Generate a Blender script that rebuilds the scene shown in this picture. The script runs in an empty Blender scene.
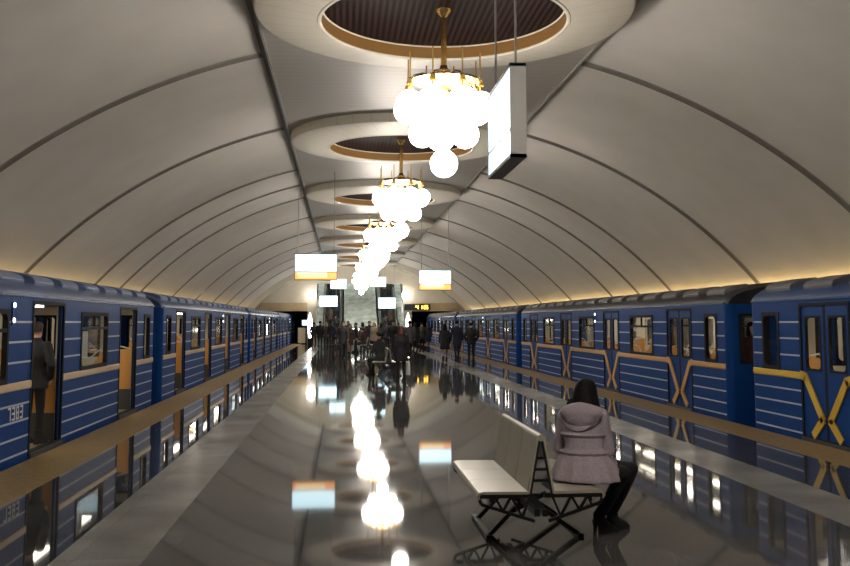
import bpy, bmesh, math, random
from math import pi, sin, cos, tan, atan, atan2, sqrt, radians
from mathutils import Vector as V, Matrix

C = bpy.context.scene.collection
sc = bpy.context.scene

# ------------------------------------------------------------------ camera, world, exposure
FPX, EYE = 920.0, 1.66
cam_d = bpy.data.cameras.new('camera'); cam = bpy.data.objects.new('camera', cam_d); C.objects.link(cam)
cam_d.sensor_width = 36.0; cam_d.lens = FPX / 850 * 36
cam_d.shift_y = -46 / 850
PITCH = atan(85 / FPX); YAW = atan(83 / FPX * cos(PITCH))
cam.location = (0, 0, EYE); cam.rotation_euler = (pi / 2 + PITCH, 0, -YAW)
cam_d.clip_end = 400; cam_d.clip_start = .05
sc.camera = cam
w = bpy.data.worlds.new('world'); sc.world = w; w.use_nodes = True
w.node_tree.nodes['Background'].inputs[0].default_value = (.004, .004, .005, 1)
w.node_tree.nodes['Background'].inputs[1].default_value = 1
sc.view_settings.view_transform = 'Standard'; sc.view_settings.look = 'None'
sc.view_settings.exposure = 0.24; sc.view_settings.gamma = 1; sc.view_settings.use_curve_mapping = False
GLOBE_L = 21.0          # luminance of the chandelier globes
COVE_L = 6.0            # luminance of the hidden strip at the foot of the vault
CARLIGHT_L = 9.0        # luminance of the lamps inside the cars

# ------------------------------------------------------------------ materials
M = {}
def mat(name, col, rough=.5, metal=0.0, emit=None, es=1.0, trans=0.0, alpha=None, coat=0.0, spec=None):
    m = bpy.data.materials.new(name); m.use_nodes = True
    b = m.node_tree.nodes['Principled BSDF']
    b.inputs['Base Color'].default_value = (*col, 1); b.inputs['Roughness'].default_value = rough
    b.inputs['Metallic'].default_value = metal
    if emit: b.inputs['Emission Color'].default_value = (*emit, 1); b.inputs['Emission Strength'].default_value = es
    if trans: b.inputs['Transmission Weight'].default_value = trans; b.inputs['IOR'].default_value = 1.15
    if coat: b.inputs['Coat Weight'].default_value = coat; b.inputs['Coat Roughness'].default_value = .08
    if spec is not None: b.inputs['Specular IOR Level'].default_value = spec
    M[name] = m
    return m
def nd(m, t, **k):
    n = m.node_tree.nodes.new(t)
    for a, v in k.items():
        if a.startswith('i_'):
            key = a[2:]; n.inputs[int(key) if key.isdigit() else key].default_value = v
        else: setattr(n, a, v)
    return n
def ln(m, a, b): m.node_tree.links.new(a, b)
def bsdf(m): return m.node_tree.nodes['Principled BSDF']
def math_n(m, op, a, b=None):
    n = nd(m, 'ShaderNodeMath', operation=op)
    for i, v in enumerate((a, b)):
        if v is None: continue
        if isinstance(v, (int, float)): n.inputs[i].default_value = v
        else: ln(m, v, n.inputs[i])
    return n.outputs[0]
def mixcol(m, fac, a, b):
    n = nd(m, 'ShaderNodeMix', data_type='RGBA')
    if isinstance(fac, (int, float)): n.inputs[0].default_value = fac
    else: ln(m, fac, n.inputs[0])
    for i, v in ((6, a), (7, b)):
        if isinstance(v, tuple): n.inputs[i].default_value = (*v, 1)
        else: ln(m, v, n.inputs[i])
    return n.outputs[2]
def noisy(name, c1, c2, scale=8, rough=.5, detail=4, bump=0.0, coords='Object', **k):
    m = mat(name, c1, rough, **k)
    tc = nd(m, 'ShaderNodeTexCoord'); n = nd(m, 'ShaderNodeTexNoise'); n.inputs['Scale'].default_value = scale; n.inputs['Detail'].default_value = detail
    ln(m, tc.outputs[coords], n.inputs['Vector'])
    r = nd(m, 'ShaderNodeValToRGB'); r.color_ramp.elements[0].position = .35; r.color_ramp.elements[1].position = .65
    ln(m, n.outputs['Fac'], r.inputs[0])
    ln(m, mixcol(m, r.outputs[0], c1, c2), bsdf(m).inputs['Base Color'])
    if bump:
        b = nd(m, 'ShaderNodeBump'); b.inputs['Strength'].default_value = bump; b.inputs['Distance'].default_value = .01
        ln(m, n.outputs['Fac'], b.inputs['Height']); ln(m, b.outputs[0], bsdf(m).inputs['Normal'])
    return m
def granite(name, c1, c2, seam, tw, th, rough, bump=.02, spec=.5):
    m = mat(name, c1, rough, spec=spec)
    tc = nd(m, 'ShaderNodeTexCoord')
    n1 = nd(m, 'ShaderNodeTexNoise'); n1.inputs['Scale'].default_value = 90; n1.inputs['Detail'].default_value = 3
    n2 = nd(m, 'ShaderNodeTexNoise'); n2.inputs['Scale'].default_value = 1.1; n2.inputs['Detail'].default_value = 6
    br = nd(m, 'ShaderNodeTexBrick'); br.offset = 0.0
    br.inputs['Scale'].default_value = 1; br.inputs['Brick Width'].default_value = tw; br.inputs['Row Height'].default_value = th
    br.inputs['Mortar Size'].default_value = .004; br.inputs['Color1'].default_value = (.9, .9, .9, 1); br.inputs['Color2'].default_value = (1.1, 1.1, 1.1, 1)
    br.inputs['Mortar'].default_value = (seam, seam, seam, 1)
    for n in (n1, n2, br): ln(m, tc.outputs['Object'], n.inputs['Vector'])
    f = math_n(m, 'ADD', math_n(m, 'MULTIPLY', n1.outputs['Fac'], .7), math_n(m, 'MULTIPLY', n2.outputs['Fac'], .5))
    r = nd(m, 'ShaderNodeValToRGB'); r.color_ramp.elements[0].position = .45; r.color_ramp.elements[1].position = .78
    ln(m, f, r.inputs[0])
    mx = nd(m, 'ShaderNodeMix', data_type='RGBA', blend_type='MULTIPLY'); mx.inputs[0].default_value = 1
    ln(m, mixcol(m, r.outputs[0], c1, c2), mx.inputs[6]); ln(m, br.outputs['Color'], mx.inputs[7])
    ln(m, mx.outputs[2], bsdf(m).inputs['Base Color'])
    b = nd(m, 'ShaderNodeBump'); b.inputs['Strength'].default_value = bump; b.inputs['Distance'].default_value = .02
    n3 = nd(m, 'ShaderNodeTexNoise'); n3.inputs['Scale'].default_value = 2.2; n3.inputs['Detail'].default_value = 1
    ln(m, tc.outputs['Object'], n3.inputs['Vector']); ln(m, n3.outputs['Fac'], b.inputs['Height']); ln(m, b.outputs[0], bsdf(m).inputs['Normal'])
    return m

granite('granite_centre', (.040, .038, .038), (.112, .108, .107), .75, 1.2, .9, .042, .005, .14)
granite('granite_light', (.10, .097, .092), (.25, .24, .225), .8, .62, .62, .24, .008, .04)
granite('granite_border', (.022, .022, .023), (.055, .054, .055), .7, 1.06, .9, .03, .004, .10)
noisy('warning_strip', (.17, .11, .035), (.26, .17, .06), 14, .5, bump=.05)
noisy('vault_plaster', (.585, .56, .525), (.625, .60, .565), .9, .8, bump=.02)
noisy('joint_grey', (.26, .245, .225), (.33, .315, .29), 6, .5)
mat('joint_metal', (.42, .42, .42), .35, .7)
mat('channel_dark', (.06, .056, .052), .5); mat('joint_dark', (.19, .178, .16), .5)
noisy('coffer_cream', (.66, .62, .53), (.70, .66, .57), 3, .5)
mat('gold_band', (.20, .105, .03), .5, .2)
mat('lip_white', (.5, .47, .40), .5)
mat('brass', (.78, .56, .22), .22, .9)
mat('globe', (.9, .9, .88), .3, emit=(1, .925, .84), es=GLOBE_L)
mat('sign_white', (.8, .85, .9), .3, emit=(.62, .90, 1.0), es=2.4)
mat('sign_orange', (.9, .5, .2), .3, emit=(1.0, .36, .08), es=1.3)
mat('sign_yellow', (.9, .8, .4), .3, emit=(1.0, .70, .22), es=1.5)
mat('sign_shell', (.20, .195, .185), .45, .3)
mat('steel_rod', (.35, .34, .33), .35, .8)
mat('lamp_white', (.9, .9, .9), .3, emit=(1, .95, .86), es=9)
mat('cove_strip', (.9, .8, .5), .5, emit=(1.0, .70, .27), es=COVE_L)
noisy('track_wall', (.42, .39, .34), (.52, .49, .43), 1.5, .7)
mat('tunnel_dark', (.01, .01, .01), .9)
noisy('end_wall', (.52, .47, .38), (.58, .53, .44), 1.2, .6)
noisy('fascia_tan', (.40, .30, .17), (.46, .35, .20), 1.5, .5)
noisy('green_marble', (.17, .205, .19), (.30, .34, .32), 2.5, .25)
mat('dark_steel', (.02, .019, .018), .35, .6)
mat('black', (.006, .006, .007), .5)
mat('rubber', (.010, .010, .011), .7, spec=.15)
mat('escalator_metal', (.30, .30, .30), .3, .8)
mat('step_grey', (.07, .07, .07), .5, .4)
mat('screen_blue', (.5, .7, 1), .3, emit=(.5, .75, 1.0), es=1.6)
mat('led_amber', (1, .7, .1), .3, emit=(1.0, .72, .10), es=3.2)
mat('panel_beige', (.55, .45, .32), .5)
mat('hall_lamp', (.9, .9, .9), .3, emit=(1, .95, .86), es=16)  # glow of the fill lights added in the escalator hall
# train
mat('train_blue', (.006, .042, .175), .45, spec=.07)
mat('train_roof', (.016, .045, .14), .38)
mat('train_roof_dark', (.012, .012, .015), .5)
mat('gutter_blue', (.05, .10, .24), .22, .35)
mat('vent_blue', (.13, .18, .32), .35, .2)
mat('vent_grey', (.13, .13, .14), .5)
mat('belt_beige', (.50, .37, .22), .45)
mat('belt_yellow', (.60, .38, .03), .4)  # nearest right car: brighter look from lighting and motion put into the belt colour
mat('belt_ochre', (.50, .27, .07), .45)
mat('interior_tan', (.50, .38, .22), .5)
mat('interior_light', (.55, .50, .40), .5)
mat('partition_orange', (.52, .25, .06), .4)
mat('interior_floor', (.16, .12, .07), .6)
mat('kick_grey', (.045, .045, .045), .6)
mat('seat_brown', (.10, .045, .02), .5)
mat('car_lamp', (.9, .9, .8), .4, emit=(1, .90, .70), es=CARLIGHT_L)
mat('signal_white', (.9, .9, .9), .3, emit=(1, .95, .9), es=6)
mat('signal_red', (.9, .2, .1), .3, emit=(1, .25, .15), es=2)
mat('number_white', (.62, .62, .62), .5)
mat('undercarriage', (.012, .012, .013), .7)
mat('paper', (.75, .74, .70), .6)
m = mat('window_glass', (1, 1, 1), .03, trans=1.0)
# striped body paint: thin pale lines run along the whole side
m = mat('train_side', (.006, .042, .175), .45, spec=.05)
tc = nd(m, 'ShaderNodeTexCoord'); sx = nd(m, 'ShaderNodeSeparateXYZ'); ln(m, tc.outputs['Object'], sx.inputs[0])
acc = None
for z in (1.66, 1.42, 1.175, .67, .47, .268, .07):
    c = math_n(m, 'LESS_THAN', math_n(m, 'ABSOLUTE', math_n(m, 'SUBTRACT', sx.outputs[2], z)), .0125)
    acc = c if acc is None else math_n(m, 'MAXIMUM', acc, c)
ln(m, mixcol(m, acc, (.006, .042, .175), (.40, .45, .54)), bsdf(m).inputs['Base Color'])
# coffer with fine radial joints
m = M['coffer_cream']
tc = nd(m, 'ShaderNodeTexCoord'); sx = nd(m, 'ShaderNodeSeparateXYZ'); ln(m, tc.outputs['Object'], sx.inputs[0])
a = math_n(m, 'FRACT', math_n(m, 'MULTIPLY', math_n(m, 'ARCTAN2', sx.outputs[1], sx.outputs[0]), 40 / (2 * pi)))
ln(m, mixcol(m, math_n(m, 'LESS_THAN', a, .035), (.56, .53, .46), (.42, .395, .34)), bsdf(m).inputs['Base Color'])
# slatted grille
def stripes(name, c1, c2, freq, rough, duty=.45, axis=0, metal=0.0):
    m = mat(name, c1, rough, metal)
    tc = nd(m, 'ShaderNodeTexCoord'); sx = nd(m, 'ShaderNodeSeparateXYZ'); ln(m, tc.outputs['Object'], sx.inputs[0])
    f = math_n(m, 'FRACT', math_n(m, 'MULTIPLY', sx.outputs[axis], freq))
    ln(m, mixcol(m, math_n(m, 'LESS_THAN', f, duty), c1, c2), bsdf(m).inputs['Base Color'])
    b = nd(m, 'ShaderNodeBump'); b.inputs['Strength'].default_value = .35; b.inputs['Distance'].default_value = .01
    ln(m, math_n(m, 'ABSOLUTE', math_n(m, 'SUBTRACT', f, .5)), b.inputs['Height']); ln(m, b.outputs[0], bsdf(m).inputs['Normal'])
    return m
stripes('grille_brown', (.026, .014, .012), (.007, .004, .004), 11, .7, .5, 0); bsdf(M['grille_brown']).inputs['Specular IOR Level'].default_value = .1
stripes('ceiling_slats', (.36, .345, .32), (.42, .40, .37), 4, .48, .06, 1, .0)
stripes('seat_perforated', (.33, .31, .24), (.28, .262, .205), 60, .38, .4, 1)
# people
mat('skin', (.50, .29, .20), .5)
for n, c in dict(coat_black=(.008, .008, .010), coat_navy=(.010, .013, .028), coat_charcoal=(.028, .028, .030), coat_brown=(.045, .026, .018),
                 coat_maroon=(.055, .014, .014), coat_grey=(.10, .10, .10), coat_beige=(.22, .17, .12), coat_green=(.022, .028, .020),
                 trousers_black=(.007, .007, .009), tights=(.006, .006, .007), tights_light=(.20, .14, .11), boots=(.007, .006, .006)).items(): mat(n, c, .75)
mat('hair_black', (.006, .005, .005), .75, spec=.2); mat('hair_brown', (.035, .018, .010), .5); mat('hair_red', (.10, .022, .012), .5); mat('hair_fair', (.18, .12, .06), .5)
mat('hat_dark', (.015, .015, .018), .8); mat('lips', (.35, .10, .09), .5); mat('eye_dark', (.02, .015, .012), .25); mat('bag_white', (.80, .79, .76), .5)
noisy('wool_mauve', (.27, .225, .26), (.33, .28, .315), 60, .85, bump=.2)
noisy('wool_seam', (.16, .12, .145), (.19, .15, .17), 60, .9)

# ------------------------------------------------------------------ mesh builder
class MB:
    def __init__(s): s.v = []; s.f = []; s.m = []
    def quad(s, pts, mi=0):
        n = len(s.v); s.v += [tuple(p) for p in pts]; s.f.append(tuple(range(n, n + len(pts)))); s.m.append(mi)
    def box(s, a, b, mi=0):
        (x0, y0, z0), (x1, y1, z1) = a, b
        x0, x1 = min(x0, x1), max(x0, x1); y0, y1 = min(y0, y1), max(y0, y1); z0, z1 = min(z0, z1), max(z0, z1)
        n = len(s.v)
        s.v += [(x0, y0, z0), (x1, y0, z0), (x1, y1, z0), (x0, y1, z0), (x0, y0, z1), (x1, y0, z1), (x1, y1, z1), (x0, y1, z1)]
        for q in ((3, 2, 1, 0), (4, 5, 6, 7), (0, 1, 5, 4), (1, 2, 6, 5), (2, 3, 7, 6), (3, 0, 4, 7)):
            s.f.append(tuple(n + i for i in q)); s.m.append(mi)
        return s
    def rings(s, rings, mi=0, cap=True, closed=False):
        n0 = len(s.v); k = len(rings[0])
        for r in rings: s.v += [tuple(p) for p in r]
        R = len(rings)
        for i in range(R if closed else R - 1):
            a, b = n0 + i * k, n0 + ((i + 1) % R) * k
            for j in range(k):
                s.f.append((a + j, a + (j + 1) % k, b + (j + 1) % k, b + j)); s.m.append(mi)
        if cap and not closed:
            s.f.append(tuple(n0 + j for j in reversed(range(k)))); s.m.append(mi)
            s.f.append(tuple(n0 + (R - 1) * k + j for j in range(k))); s.m.append(mi)
        return s
    def beam(s, p0, p1, wd, ht, mi=0, up=(0, 0, 1)):
        p0, p1 = V(p0), V(p1); d = (p1 - p0).normalized(); u = V(up)
        if abs(d.dot(u)) > .98: u = V((0, 1, 0))
        a = d.cross(u).normalized(); b = a.cross(d).normalized()
        r = lambda p: [p - a * wd / 2 - b * ht / 2, p + a * wd / 2 - b * ht / 2, p + a * wd / 2 + b * ht / 2, p - a * wd / 2 + b * ht / 2]
        return s.rings([r(p0), r(p1)], mi)
    def tube(s, pts, rad, k=8, mi=0):
        pts = [V(p) for p in pts]; rr = rad if isinstance(rad, (list, tuple)) else [rad] * len(pts)
        rings = []; ref = None
        for i, p in enumerate(pts):
            d = (pts[min(i + 1, len(pts) - 1)] - pts[max(i - 1, 0)]).normalized()
            if ref is None: ref = V((0, 0, 1)) if abs(d.z) < .9 else V((1, 0, 0))
            a = d.cross(ref).normalized(); b = d.cross(a).normalized(); ref = a.cross(d) * 1.0 if False else ref
            rings.append([p + (a * cos(t) + b * sin(t)) * rr[i] for t in (2 * pi * j / k for j in range(k))])
        return s.rings(rings, mi)
    def capsule(s, p0, r0, p1, r1, k=12, mi=0):
        p0, p1 = V(p0), V(p1); d = p1 - p0; L = d.length; d = d.normalized() if L > 1e-6 else V((0, 0, 1))
        pts, rr = [], []
        for t in (-.97, -.75, -.4): pts.append(p0 + d * r0 * t); rr.append(r0 * sqrt(1 - t * t))
        pts.append(p0); rr.append(r0); pts.append(p1); rr.append(r1)
        for t in (.4, .75, .97): pts.append(p1 + d * r1 * t); rr.append(r1 * sqrt(1 - t * t))
        u = V((0, 0, 1)) if abs(d.z) < .9 else V((1, 0, 0)); a = d.cross(u).normalized(); b = d.cross(a)
        return s.rings([[p + (a * cos(2 * pi * j / k) + b * sin(2 * pi * j / k)) * r for j in range(k)] for p, r in zip(pts, rr)], mi)
    def ellipsoid(s, c, rad, k=14, h=10, mi=0, rot=None):
        rings = []
        for i in range(h + 1):
            t = pi * (i + .12) / (h + .24); ring = []
            for j in range(k):
                p = V((sin(t) * cos(2 * pi * j / k) * rad[0], sin(t) * sin(2 * pi * j / k) * rad[1], -cos(t) * rad[2]))
                if rot: p = rot @ p
                ring.append(V(c) + p)
            rings.append(ring)
        return s.rings(rings, mi)
    def lathe(s, prof, c=(0, 0, 0), k=24, mi=0, cap=False):
        rings = [[(c[0] + r * cos(2 * pi * j / k), c[1] + r * sin(2 * pi * j / k), c[2] + z) for j in range(k)] for r, z in prof]
        return s.rings(rings, mi, cap)
    def build(s, name, mats, parent=None, smooth=False, bevel=0, loc=None):
        me = bpy.data.meshes.new(name); me.from_pydata(s.v, [], s.f)
        for m_ in (mats if isinstance(mats, (list, tuple)) else [mats]): me.materials.append(M[m_])
        me.polygons.foreach_set('material_index', s.m)
        bm = bmesh.new(); bm.from_mesh(me); bmesh.ops.recalc_face_normals(bm, faces=bm.faces); bm.to_mesh(me); bm.free()
        if smooth: me.shade_smooth(); me.set_sharp_from_angle(angle=radians(smooth if smooth is not True else 40))
        o = bpy.data.objects.new(name, me); C.objects.link(o)
        if parent: o.parent = parent
        if loc: o.location = loc
        if bevel:
            b = o.modifiers.new('bevel', 'BEVEL'); b.width = bevel; b.segments = 2; b.limit_method = 'ANGLE'
        return o
def remeshed(mb, name, mats, parent, voxel, classify=None, smooth_it=4, extra=None):
    o = mb.build(name + '_tmp', mats); r = o.modifiers.new('r', 'REMESH'); r.mode = 'VOXEL'; r.voxel_size = voxel
    sm = o.modifiers.new('s', 'SMOOTH'); sm.iterations = smooth_it; sm.factor = .5
    dg = bpy.context.evaluated_depsgraph_get(); me = bpy.data.meshes.new_from_object(o.evaluated_get(dg))
    old = o.data; bpy.data.objects.remove(o); bpy.data.meshes.remove(old)
    me.materials.clear()
    for m_ in (mats if isinstance(mats, (list, tuple)) else [mats]): me.materials.append(M[m_])
    for p in me.polygons: p.material_index = classify(p.center) if classify else 0
    if extra:
        bm = bmesh.new(); bm.from_mesh(me)
        vs = [bm.verts.new(v) for v in extra.v]
        for f, mi in zip(extra.f, extra.m):
            try: bm.faces.new([vs[i] for i in f]).material_index = mi
            except ValueError: pass
        bm.to_mesh(me); bm.free()
    me.shade_smooth(); me.name = name
    n = bpy.data.objects.new(name, me); C.objects.link(n)
    if parent: n.parent = parent
    return n
def thing(name, label, cat, loc=(0, 0, 0), rz=0, group=None):
    o = bpy.data.objects.new(name, None); C.objects.link(o); o.location = loc; o.rotation_euler = (0, 0, rz); o.empty_display_size = .1
    return tag(o, label, cat, group)
def tag(o, label, cat, group=None):
    o['label'] = label; o['category'] = cat
    if group: o['group'] = group
    return o
def struct(o): o['kind'] = 'structure'; return o
def copy_tree(o, parent=None):
    c = o.copy(); C.objects.link(c)
    if parent: c.parent = parent
    for ch in list(o.children): copy_tree(ch, c)
    return c
def dup(root, loc, rz, label, group=None):
    c = copy_tree(root); c.location = loc; c.rotation_euler = (0, 0, rz); c['label'] = label
    if group: c['group'] = group
    return c
def recolour(root, part, material):
    for o in root.children:
        if o.name.split('.')[0] == part:
            o.material_slots[0].link = 'OBJECT'; o.material_slots[0].material = M[material]

# ------------------------------------------------------------------ the hall
CX, Y0, Y1 = 1.38, -12.0, 72.0
VR, VC = 11.5, EYE - 6.62                    # radius of the vault and the height of its centre
FLAT = 6.08                                  # flat ceiling between the channels
CH = 2.72                                    # half distance between the channels
BASEX = 8.72                                 # half width at the foot of the vault
def vz(x): return VC + sqrt(VR * VR - x * x)
EL, ER = -3.77, 6.50                         # platform edges
def slab(name, x0, x1, m_, z0=-.3, z1=0, y0=Y0, y1=Y1):
    return struct(MB().box((x0, y0, z0), (x1, y1, z1)).build(name, m_))
slab('floor', -1.37, 4.13, 'granite_centre')
slab('floor_left_band', -2.0, -1.37, 'granite_light'); slab('floor_right_band', 4.13, 4.76, 'granite_light')
slab('floor_left_border', -3.04, -2.0, 'granite_border'); slab('floor_right_border', 4.76, 5.79, 'granite_border')
slab('trim_left_edge', EL, -3.04, 'warning_strip'); slab('trim_right_edge', 5.79, ER, 'warning_strip')
slab('wall_platform_left', EL + .05, EL + .35, 'track_wall', -1.3, -.3); slab('wall_platform_right', ER - .35, ER - .05, 'track_wall', -1.3, -.3)
slab('floor_track_left', CX - 9.2, EL + .2, 'tunnel_dark', -1.5, -1.3, Y0, 100); slab('floor_track_right', ER - .2, CX + 9.2, 'tunnel_dark', -1.5, -1.3, Y0, 100)
zb = vz(BASEX)
slab('wall_left', CX - 9.3, CX - 9.1, 'track_wall', -1.5, zb - .1, Y0, 100); slab('wall_right', CX + 9.1, CX + 9.3, 'track_wall', -1.5, zb - .1, Y0, 100)
# vault: two curved shells and the flat middle
for side, nm in ((-1, 'ceiling_left_vault'), (1, 'ceiling_right_vault')):
    mb = MB(); N = 40; a0, a1 = math.asin(CH / VR), math.asin(BASEX / VR); prof = []
    for i in range(N + 1):
        a = a0 + (a1 - a0) * i / N; prof.append((CX + side * VR * sin(a), VC + VR * cos(a)))
    r_in = [(x, z) for x, z in prof]; r_out = [(x, z + .25) for x, z in reversed(prof)]
    ring = lambda y: [(x, y, z) for x, z in r_in + r_out]
    n0 = len(mb.v); L = ring(Y0); R_ = ring(Y1); k = len(L); mb.v += L + R_
    for j in range(k): mb.f.append((j, (j + 1) % k, k + (j + 1) % k, k + j)); mb.m.append(0)
    struct(mb.build(nm, 'vault_plaster', smooth=30))
zc_ = vz(CH)
slab('ceiling', CX - CH + .06, CX + CH - .06, 'ceiling_slats', FLAT, FLAT + .2)
for s, nm in ((-1, 'trim_left_channel'), (1, 'trim_right_channel')):
    x = CX + s * CH
    mb = MB(); mb.box((x - .055, Y0, zc_ - .04), (x + .055, Y1, zc_ + .25)); mb.box((x - s * .075 - .02, Y0, FLAT - .03), (x - s * .075 + .02, Y1, FLAT + .2), 1)
    struct(mb.build(nm, ['channel_dark', 'joint_grey']))
# ledge hiding the strip lamp at the vault foot
for s, nm in ((-1, 'left'), (1, 'right')):
    x = CX + s * BASEX
    mb = MB(); mb.box((x - s * .25, Y0, zb - .34), (x + s * .6, Y1, zb - .22)); mb.box((x - s * .25, Y0, zb - .34), (x - s * .20, Y1, zb - .12))
    struct(mb.build('trim_cornice_' + nm, 'end_wall'))
    st = MB().box((x - s * .12, Y0 + .2, zb - .20), (x - s * .02, Y1 - .2, zb - .15)).build('strip_light', 'cove_strip')
    tag(st, 'warm yellow strip light along the foot of the %s vault behind the train' % nm, 'light')
# ribs: curved joints across the vault
rib_y = [3.2, 9.35, 15.5, 21.5, 27.45, 30.5, 33.6, 39.8, 45.9, 52.0, 58.1, 64.2]
ribn = 0
for y in rib_y:
    for s in (-1, 1):
        mb = MB(); N = 36; a0, a1 = math.asin((CH + .05) / VR), math.asin((BASEX - .02) / VR)
        for off, wd, mi, dep in ((0, .20, 0, .018), (-.065, .022, 1, .03), (.0, .02, 1, .028), (.065, .022, 1, .03)):
            rr = []
            for i in range(N + 1):
                a = a0 + (a1 - a0) * i / N
                q = lambda R: (CX + s * R * sin(a), VC + R * cos(a))
                (xi, zi), (xo, zo) = q(VR - dep), q(VR + .05)
                yy = y + off
                rr.append([(xi, yy - wd / 2, zi), (xi, yy + wd / 2, zi), (xo, yy + wd / 2, zo), (xo, yy - wd / 2, zo)])
            mb.rings(rr, mi)
        ribn += 1
        struct(mb.build('trim_%d' % ribn, ['joint_grey', 'joint_dark'], smooth=30))
# wide arch at the end of the vault and the end wall under it
mb = MB(); N = 60; rr = []
for i in range(N + 1):
    a = math.asin(BASEX / VR) * (2 * i / N - 1)
    q = lambda R: (CX + R * sin(a), VC + R * cos(a))
    (xi, zi), (xo, zo) = q(VR - .42), q(VR + .1)
    rr.append([(xi, Y1 - 1.3, zi), (xi, Y1, zi), (xo, Y1, zo), (xo, Y1 - 1.3, zo)])
struct(mb.rings(rr).build('trim_end_arch', 'lip_white', smooth=30))
OPW, OPH, PORT = 3.35, 4.65, 2.52            # opening half width and height, portal head
def low(x):
    d = abs(x - CX)
    if d < OPW: return OPH
    if d < 4.05: return -.3
    return PORT
mb = MB(); xs = sorted(set([CX + i * .3 for i in range(-29, 30)] + [CX + s * v for s in (-1, 1) for v in (OPW, 4.05, BASEX)]))
for a, b in zip(xs, xs[1:]):
    lo = low((a + b) / 2); z0, z1 = vz(a - CX), vz(b - CX)
    mb.rings([[(a, Y1, lo), (b, Y1, lo), (b, Y1, z1), (a, Y1, z0)], [(a, Y1 + .5, lo), (b, Y1 + .5, lo), (b, Y1 + .5, z1), (a, Y1 + .5, z0)]])
struct(mb.build('wall_back', 'end_wall'))
for s, nm in ((-1, 'left'), (1, 'right')):
    x0, x1 = CX + s * 4.05, CX + s * 9.1
    struct(MB().box((x0, Y1 - .15, PORT - .02), (x1, Y1 + .02, PORT + .62)).build('trim_portal_' + nm, 'fascia_tan'))
    mb = MB(); mb.box((x0, Y1 + .5, PORT), (x1, 100, PORT + .2)); mb.box((x0, 99.8, -1.5), (x1, 100, PORT)); mb.box((x0 - s * .1, Y1 + .5, -1.5), (x0 + s * .05, 100, PORT))
    struct(mb.build('wall_tunnel_' + nm, 'tunnel_dark'))
struct(MB().box((CX - 9.3, Y0 - .2, -1.5), (CX + 9.3, Y0, 7)).build('wall_front', 'end_wall'))  # unseen, added behind the camera to bounce light back into the hall
# escalator hall beyond the opening
ES = tan(radians(30)); EY = 67.8; EH = 4.6
mb = MB()
for s in (-1, 1): mb.box((CX + s * OPW, Y1 + .5, 0), (CX + s * (OPW + .2), 92, 10))
mb.box((CX - OPW, 91.8, 0), (CX + OPW, 92, 10)); mb.box((CX - OPW, Y1 + .5, 8.6), (CX + OPW, 92, 8.8))
struct(mb.build('wall_escalator_hall', 'green_marble'))
struct(MB().box((CX - OPW, EY + EH / ES + .6, EH - .25), (CX + OPW, 91.8, EH)).build('floor_upper_landing', 'granite_light'))
struct(MB().box((CX - 3.3, Y1, -.3), (CX + 3.3, 92, -.05)).build('floor_escalator_pit', 'granite_border'))

# ------------------------------------------------------------------ ceiling coffers and chandeliers
RING_Y = [3.15, 12.45, 21.75, 31.05, 40.35, 49.65, 58.95, 67.6]
ORD = ['', 'nearest', 'second', 'third', 'fourth', 'fifth', 'sixth', 'last']
def make_coffer():
    t = thing('ceiling_coffer', '', 'ceiling coffer', (CX, RING_Y[1], FLAT))
    k = 72
    MB().lathe([(2.62, 0.0), (2.62, -.15), (2.60, -.19), (2.55, -.205), (2.3, -.235), (1.95, -.275), (1.76, -.295), (1.76, -.20), (2.4, -.1)], k=k).build('rim', 'coffer_cream', t, smooth=35)
    MB().lathe([(1.76, -.29), (1.75, -.305), (1.71, -.305), (1.70, -.295), (1.70, -.27), (1.73, -.26), (1.76, -.28)], k=k).build('lip', 'lip_white', t, smooth=35)
    MB().lathe([(1.71, -.285), (1.71, -.07), (1.75, -.06), (1.75, -.285)], k=k).build('band', 'gold_band', t, smooth=35)
    MB().lathe([(1.715, -.085), (1.70, -.095), (1.68, -.085), (1.69, -.07)], k=k).build('bead', 'lip_white', t, smooth=35)
    mb = MB(); mb.lathe([(1.71, -.075), (.02, -.075)], k=k); mb.lathe([(1.71, -.03), (.02, -.03)], k=k); mb.build('grille', 'grille_brown', t)
    return t
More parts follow.
